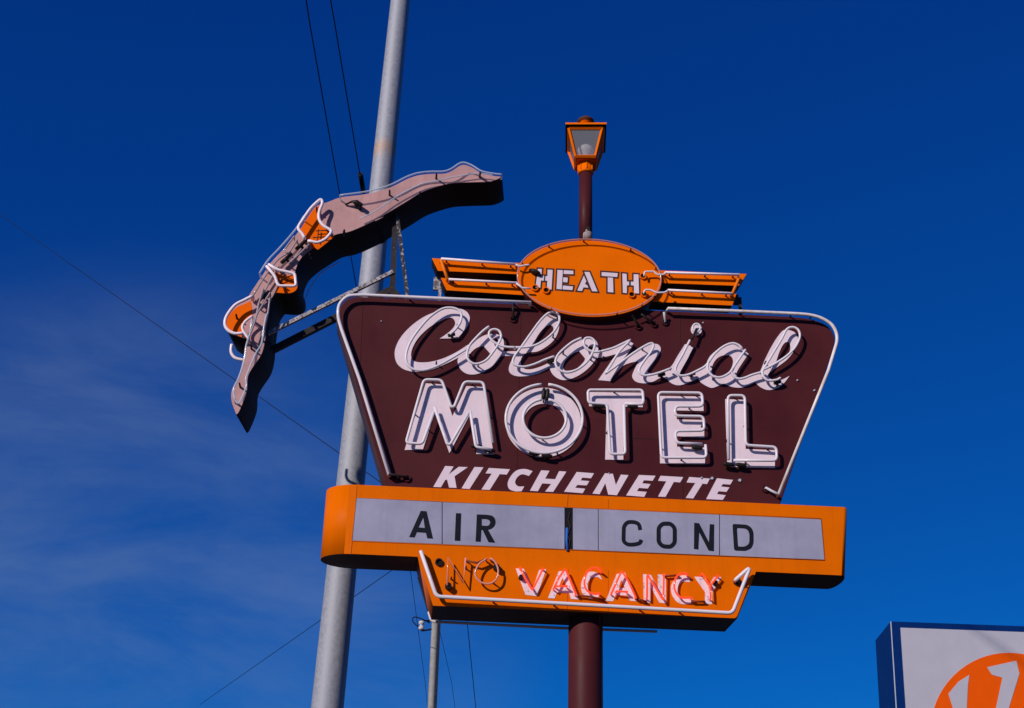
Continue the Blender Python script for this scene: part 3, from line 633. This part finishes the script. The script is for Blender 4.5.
# ------------------------------------------------------------------ diver
DY, DT = 0.02, 0.45
dv = thing('diver_sign', at(330, 300, DY+DT/2), 'diving woman in orange cap and two-piece swimsuit, cut-out figure sign', 'figure sign')
c3 = lambda p: Z(360, 150, 6.4, p); c2 = lambda p: Z(280, 180, 7.08, p); c4 = lambda p: Z(260, 190, 4.425, p); c1 = lambda p: Z(210, 280, 4.425, p)
top = c3([(910,170,1),(860,165),(780,148),(720,112),(670,94),(635,102),(590,132),(540,150),(450,152),(370,162),(300,186),(230,222),(170,247),(80,272),(0,287)]) + c2([(430,122),(340,155),(285,172),(245,195),(190,270),(130,365)]) + c4([(100,265),(50,318),(12,375)]) + c1([(190,40),(160,85),(120,112),(85,145),(68,190),(75,222),(120,248),(160,262),(150,330),(125,430),(97,485),(95,535),(116,596,1)])
low = c1([(128,585),(150,535),(164,490),(168,430),(188,390),(228,330),(244,270),(250,200),(258,140),(270,90),(292,57,1)]) + c4([(130,458),(162,442),(166,405),(156,372),(165,335),(185,300),(225,265),(262,240),(330,200)]) + c2([(480,370),(560,340),(700,275)]) + c3([(100,450),(200,390),(300,330),(380,280),(450,250),(560,218),(640,210),(760,206),(830,203),(880,188)])
body_out = cat_rom(top + low, True, 4)
bd = plate('figure_body', [body_out], DY, DT, [TAN, DSIDE], dv, bevel=0.004)
by_normal(bd, lambda n: 0 if n.y < -0.5 else 1)
for v in bd.data.vertices:                       # the far face sits a little to the right
    if v.co.y + origin(dv).y > DY + DT*0.5: v.co.x += 0.055
cap = cat_rom(c1([(178,92,1),(152,106),(120,120),(88,150),(71,190),(78,220),(120,245),(160,260,1),(152,222),(150,195),(185,165,1),(186,130)]), True, 4)
brief = cat_rom(c2([(290,175,1),(248,197),(192,272),(133,368,1),(165,412),(200,455),(268,494,1),(330,445),(384,400,1),(350,365),(305,330),(283,280),(290,225)]), True, 4)
bra = cat_rom(c4([(32,338,1),(70,362),(110,378),(154,373,1),(165,405),(161,440),(130,456),(72,454,1),(76,415),(60,375)]), True, 4)
cp = plate('swim_cap', [cap], DY-0.004, 0.008, SORANGE, dv); bf = plate('swim_brief', [brief], DY-0.004, 0.008, SORANGE, dv); br = plate('swim_top', [bra], DY-0.004, 0.008, SORANGE, dv)
DN = DY - 0.10
sm = lambda p: cat_rom(p, False, 5)
tube('neon_tube', sm(c1([(185,72),(150,90),(110,112),(75,158),(66,195),(80,222),(110,237),(145,235)])), DN, 0.0155, TUBEP, cp, ends=0.08)
tube('neon_tube', sm(c1([(186,160),(155,185),(143,208),(150,230),(172,262)])), DN, 0.012, TUBEP, cp, ends=0.08)
tube('neon_tube', sm(c1([(96,285),(94,320),(112,345),(150,355)])), DY+DT+0.05, 0.0155, TUBEP, cp)
tube('neon_tube', sm(c2([(172,408),(160,385),(130,340),(160,285),(215,205),(265,155),(290,140),(300,165),(278,225),(278,280),(310,325),(362,360),(340,400),(310,425),(262,442),(205,430)])), DN, 0.0155, TUBEP, bf, ends=0.08)
tube('neon_tube', fillet(c4([(40,330),(75,352),(155,370),(160,425),(80,424),(66,380),(30,338)]), 3), DN, 0.0145, TUBEP, br, ends=0.08)
# faint clear glass outlining the figure, and its supports
ctop = sm([(x-0.5, y-2.2) for x, y in (p[:2] for p in top[:16])]); tube('clear_tube', ctop, DN, 0.009, TUBEC, bd, ends=0.09)
ct2 = sm([(x-3, y-2) for x, y in (p[:2] for p in top[19:24])]); tube('clear_tube', ct2, DN, 0.009, TUBEC, bd, ends=0.09)
clow = sm(c3([(-140,420),(0,470),(120,410),(260,340),(380,285)])); tube('clear_tube', sm(c3([(-60,390),(0,440),(100,390),(200,320),(300,262),(400,215),(520,190),(640,165),(760,150),(850,160)])[1:]), DN+0.05, 0.007, TUBEC, bd)
ca = sm(c1([(185,170),(178,230),(160,290),(150,360),(128,430),(105,480),(108,520),(128,545),(160,470),(160,430),(200,330),(228,280),(240,200),(250,150)])); tube('clear_tube', ca, DN, 0.009, TUBEC, bd, ends=0.09)
TUBET = glassy('smoky_glass_tube', (0.50, 0.40, 0.42), 0.25)
cd_ = lambda p: Z(210, 180, 4.165, p)
for k, P in enumerate(([(350,235),(312,290),(330,300),(362,250)], [(180,480),(230,400),(285,330),(335,300)], [(200,520),(250,420),(285,360)], [(160,640),(190,570),(228,505),(250,470)], [(215,650),(238,570),(250,485)], [(330,345),(370,310),(410,270)])):
    tube('clear_tube', sm(cd_(P)), DN + 0.012*(k % 3), 0.0085, TUBET, bd, ends=0.07)
for P in ([(440,212),(500,209)], [(428,240),(492,236)], [(452,205),(448,255)], [(290,385),(340,415)], [(285,420),(345,395)]):
    a, b = W(cd_(P), DY-0.035); rod('jumper_wire', a, b, 0.005, BLACKT, bd, seg=6)

tube('clear_tube', sm(c1([(235,40),(215,110),(200,180),(170,260)])), DN, 0.009, TUBET, bd, ends=0.08)
back = [at(p[0], p[1], DY) for p in low]
zq = lambda p: Z(200, 140, 2.359, p)
tube('clear_tube', sm(zq([(330,277),(380,258),(440,233),(500,190),(570,159),(640,151),(700,147)])), DY+DT+0.05, 0.008, TUBEC, bd)
tube('clear_tube', sm(zq([(248,375),(262,345),(290,310),(330,288)])), DY+DT+0.05, 0.008, TUBEC, bd)
tube('clear_tube', sm(zq([(118,650),(135,600),(158,560),(165,535)])), DY+DT+0.05, 0.008, TUBEC, bd)
for p in c3([(490,150),(190,255),(770,140),(385,265),(0,345)]) + c2([(455,350),(260,190),(210,520)]) + c1([(115,150),(130,455),(180,285),(110,525),(230,250)]) + c4([(370,180),(90,400)]):
    support(at(p[0], p[1], DN), 0.10, bd, 0.008)
c = at(*c2([(540,160)])[0], DY-0.06); bm = bmesh.new(); sweep(bm, [c+Vector((-.11, .05, .0)), c+Vector((-.04, 0, .01)), c, c+Vector((.06, 0, -.03))], [.008, .012, .03, .02]); sweep(bm, [c, c+Vector((0, .06, 0))], .016); link('electrode', bm, BLACKT, bd)
for pp in c4([(185,240),(120,300)]) + c1([(240,70)]):
    c = at(pp[0], pp[1], DY-0.06); bm = bmesh.new(); sweep(bm, [c+Vector((-.05, 0, -.06)), c+Vector((.04, 0, .05))], .018); sweep(bm, [c, c+Vector((0, .06, 0))], .012); link('electrode', bm, BLACKT, bd)
# brackets of angle iron out to the figure
def bracket(p, q, y0, y1, w, m):
    bm = bmesh.new(); bar(bm, at(p[0], p[1], y0), at(q[0], q[1], y1), w, 0.008); return link('bracket_arm', bm, m, dv)
bracket((262, 335.5), (393, 271), DY+0.10, DY+0.10, 0.036, ANGLE)
bracket((272, 349), (392, 288), DY+0.30, DY+0.30, 0.06, ANGLED)  # rear arm: its shadow is put into the dark colour
bracket((395.8, 206), (392, 300), DY+0.10, DY+0.12, 0.055, ANGLED)
bracket((396.5, 210), (408, 300), DY+0.08, DY+0.10, 0.034, mat('flaking_angle_iron', (0.05, 0.045, 0.047), 0.7, var=0.4, speck=0.9, thr=0.55, scale=14, dirt=(0.42, 0.38, 0.39)))
bracket((391, 288), (402, 300), DY+0.30, DY+0.28, 0.06, ANGLED)

# ------------------------------------------------------------------ sparrow on the oval
sp0 = at(588.0, 240.4, EY+0.012)
bird = thing('sparrow', sp0, 'small pale-bellied sparrow with a dark bib perched on top of the oval', 'bird')
KB = 1.18
b0_ = sp0 + Vector((0, 0, 0.016*KB))
bm = bmesh.new()
prof = [(-.02, .0, .012), (.0, .004, .030), (.012, .02, .036), (.008, .045, .035), (-.002, .062, .026), (-.010, .074, .021), (-.012, .088, .020), (-.010, .100, .013)]
sweep(bm, [b0_ + Vector((0.0, -y*0.6, z))*KB for y, z, r in prof], [r*KB for _, _, r in prof], seg=14)
link('body', bm, mat('pale_feathers', (0.30, 0.245, 0.23), 0.8, var=0.3, scale=40), bird, smooth=True)
def blob(name, v, r, sc, m):
    bm = bmesh.new(); bmesh.ops.create_icosphere(bm, subdivisions=2, radius=r*KB); bm.transform(Matrix.Translation(b0_ + Vector(v)*KB) @ Matrix.Diagonal((*sc, 1))); return link(name, bm, m, bird, smooth=True)
DKF = mat('dark_feathers', (0.03, 0.02, 0.018), 0.8)
blob('bib', (.004, -.020, .066), .019, (1, .9, 1.1), DKF); blob('crown', (.003, -.002, .099), .024, (1, 1, .7), DKF)
blob('wing', (.028, .008, .038), .022, (.5, 1, 1.6), mat('brown_feathers', (0.14, 0.08, 0.06), 0.8)); blob('wing', (-.030, .012, .035), .022, (.5, 1, 1.6), mat('pale_wing_feathers', (0.42, 0.34, 0.34), 0.8))
bm = bmesh.new(); a = b0_+Vector((0.004, -.01, .084))*KB; sweep(bm, [a, a+Vector((.012, -.022, .0))*KB], [.008, .001], seg=8); link('beak', bm, DKF, bird)
bm = bmesh.new(); sweep(bm, [b0_+Vector((0, .02, .005))*KB, b0_+Vector((.01, .075, -.012))*KB], [.014, .010], seg=8); link('tail', bm, DKF, bird)
for q in (-.011, .011): rod('leg', b0_+Vector((q, .0, .002))*KB, sp0+Vector((q, -.004, -.014))*KB, .004, DKF, bird, seg=6)

# ------------------------------------------------------------------ utility pole, mast, wires
UY = 1.9
p1 = at(330.0, 682, UY); p2 = at(398, 23, UY); d = (p2-p1)/(p2.z-p1.z)
base = p1 - d*p1.z; tipz = p2.z + 1.3; tip = p1 + d*(tipz-p1.z)
wpx = lambda p, px: px*(p-CAM).dot(f_)/F/2
ra, rb = wpx(p1, 32), wpx(p2, 19.5); k = (rb-ra)/(p2.z-p1.z)
up = thing('utility_pole', base, 'tall leaning galvanised steel pole standing behind the sign', 'pole')
bm = bmesh.new(); n = 14; sweep(bm, [base.lerp(tip, i/n) for i in range(n+1)], [ra + k*(base.z + (tip.z-base.z)*i/n - p1.z) for i in range(n+1)], seg=40); 
sh = link('shaft', bm, GALV, up)
bm = bmesh.new(); lathe(bm, [(ra-k*p1.z+0.12, 0.0), (ra-k*p1.z+0.12, 0.03), (ra-k*p1.z+0.01, 0.032)], (base.x, base.y), 24); link('base_flange', bm, GALV, up)
rusty(GALV, at(383, 152, UY).z, 0.16, 0)
MY = 4.2
m1 = at(436.3, 621, MY); ms_ = thing('service_mast', (m1.x, MY, 0), 'slim shiny conduit mast with spool insulator below the left corner of the vacancy box', 'mast')
mr_ = wpx(m1, 9)
bm = bmesh.new(); lathe(bm, [(mr_, 0), (mr_, m1.z-0.01), (mr_*1.25, m1.z-0.008), (mr_*1.25, m1.z+0.03), (mr_*0.6, m1.z+0.06)], (m1.x, MY), 20); link('conduit', bm, MASTM, ms_)
i0 = at(421.5, 625.5, MY-0.02)
bm = bmesh.new(); lathe(bm, [(.018, i0.z-.055), (.034, i0.z-.045), (.034, i0.z-.018), (.02, i0.z-.01), (.02, i0.z+.01), (.034, i0.z+.018), (.034, i0.z+.045), (.018, i0.z+.055)], (i0.x, i0.y), 16); link('insulator', bm, PORC, ms_)
bm = bmesh.new(); sweep(bm, [m1+Vector((0, 0, -.09)), i0+Vector((0.02, 0, -.06)), i0+Vector((0, 0, -.06))], .01, seg=6); sweep(bm, [m1+Vector((0, 0, -.0)), i0+Vector((.02, 0, .06)), i0+Vector((0, 0, .06))], .01, seg=6); link('insulator_arm', bm, WIRE, ms_)
bm = bmesh.new(); sweep(bm, W(cat_rom([(421, 629), (414, 623), (412.5, 619), (415, 617), (422, 619), (430, 623)], False, 4), MY), .007, seg=6); link('wire_loop', bm, WIRE, ms_)
def wire(pts, label, r=0.008):
    pts = [Vector(p) for p in pts]; o = thing('overhead_wire', pts[0], label, 'wire', 'thin overhead wires'); bm = bmesh.new(); sweep(bm, pts, r, seg=6); link('cable', bm, WIRE, o); return o
def sag(a, b, s, n=16): return [a.lerp(b, i/n) - Vector((0, 0, s*4*(i/n)*(1-i/n))) for i in range(n+1)]
def far(px, py, Z_): return at_z(px, py, Z_)
# two service wires running away overhead, behind the diver
w1 = [at_z(303, -20, 14.6), at_z(310, 25, 14.6), at_z(340, 196, 14.55), at_z(356, 285, 14.5), at_z(411, 575, 14.2), at_z(425, 682, 14.0), at_z(430, 730, 13.9)]
for w in (w1,):
    w.insert(0, w[0] + (w[0]-w[1]).normalized()*18); w.append(w[-1] + (w[-1]-w[-2]).normalized()*25)
wire(w1, 'black overhead wire farthest left at the top, passing behind the diver', 0.0095)
w2 = [at_z(327, -20, 14.6), at_z(335, 25, 14.6), at_z(360, 175, 14.6), at_z(366, 200, 14.6), at_z(440, 632, 14.2), at_z(451.5, 682, 14.0), at_z(458, 730, 13.9)]
for w in (w2,):
    w.insert(0, w[0] + (w[0]-w[1]).normalized()*18); w.append(w[-1] + (w[-1]-w[-2]).normalized()*25)
wo = wire(w2, 'black overhead wire with a dark splice sleeve just above the diver', 0.0095)
a, b = at_z(360.3, 174, 14.6), at_z(363.5, 192, 14.6); rod('splice_sleeve', a, b, 0.046, WIRE, wo)
cb = at(470, 560, CD+0.02)
wire(sag(at(466, 610, CD+0.02+1.6), at(478, 730, CD+4.0), 0.0), 'short dark wire dropping beneath the vacancy box, right of the mast', 0.004)
cl = at(420, 512, CD+0.05)
wire(sag(at(560, 608.4, CD+0.05), at(-40, 186.4, 13.0), 0.0), 'thin wire slanting down from the upper left edge across the sky to the sign', 0.0048)
wire(sag(at(470, 515.5, CD-0.02), at(200, 704.5, 13.0), 0.0), 'thin wire slanting down to the left below the message cabinet', 0.004)

# ------------------------------------------------------------------ neighbouring box sign at the lower right
GY = 9.0
c0 = at(890.6, 621.4, GY)
# its side wall runs straight back to the corner seen at (874, 643)
yaw = R(-7.7); ex = Vector((math.cos(R(-2.0)), math.sin(R(-2.0)), 0)); ey = Vector((-math.sin(yaw), math.cos(yaw), 0))
GW, GH, GD = 3.6, 2.6, 1.25
bs = thing('box_sign', Vector((c0.x, c0.y, 0)) + ex*GW/2 + ey*GD/2, 'white-faced navy box sign with an orange disc, cut off at the lower right corner', 'box sign')
def gp(u, v, w): return c0 + ex*u + ey*v + (Vector((0, 0, -1)) - ex*0.034)*w
def gbox(bm, u0, u1, v0, v1, w0, w1, mi=0):
    v = [bm.verts.new(gp(u, q, w)) for u in (u0, u1) for q in (v0, v1) for w in (w0, w1)]
    for f in ((0,1,3,2),(4,6,7,5),(0,4,5,1),(2,3,7,6),(0,2,6,4),(1,5,7,3)): bm.faces.new([v[i] for i in f]).material_index = mi
bm = bmesh.new(); gbox(bm, 0, GW, 0, GD, 0, GH); link('cabinet', bm, BLUEF, bs)
def gproj(px, py):
    d = ray(px, py); nrm = Vector((-ex.y, ex.x, 0)); t = (c0-CAM).dot(nrm)/d.dot(nrm); p = CAM + d*t; q = p - c0; return q.dot(ex) - q.z*0.034, -q.z
u0, w0 = gproj(900.3, 627.8)
bm = bmesh.new(); gbox(bm, u0, GW-u0, -0.012, 0.01, w0, GH-w0); link('face_panel', bm, SIGNW, bs)
bm = bmesh.new(); gbox(bm, -0.004, 0.010, -0.004, 0.010, 0.003, GH); link('corner_trim', bm, TRIM, bs)
def gplate(name, P, v, th, m):
    bm = bmesh.new(); A_ = [bm.verts.new(gp(*(lambda q: (q[0], v, q[1]))(gproj(*p)))) for p in P]; B_ = [bm.verts.new(gp(*(lambda q: (q[0], v+th, q[1]))(gproj(*p)))) for p in P]
    bm.faces.new(A_); bm.faces.new(B_[::-1])
    for i in range(len(P)): bm.faces.new((A_[i], A_[(i+1) % len(P)], B_[(i+1) % len(P)], B_[i]))
    return link(name, bm, m, bs)
gplate('orange_disc', ell(1008.5, 731, 78, 78, 64), -0.018, 0.01, SIGNO)
gplate('disc_lettering', [(969, 675), (958, 682), (948, 694), (955, 716), (966, 716), (967.5, 686)], -0.024, 0.008, SIGNW)
gplate('disc_lettering', [(986.7, 667.5), (1016, 661), (1019, 674), (1006, 716), (994, 716), (1002, 678), (991.5, 675)], -0.024, 0.008, SIGNW)
for q in (0.9, GW-0.9):
    a = gp(q, GD/2, GH); rod('support_leg', (a.x, a.y, 0), (a.x, a.y, a.z+0.01), 0.14, BLUEF, bs, seg=20)
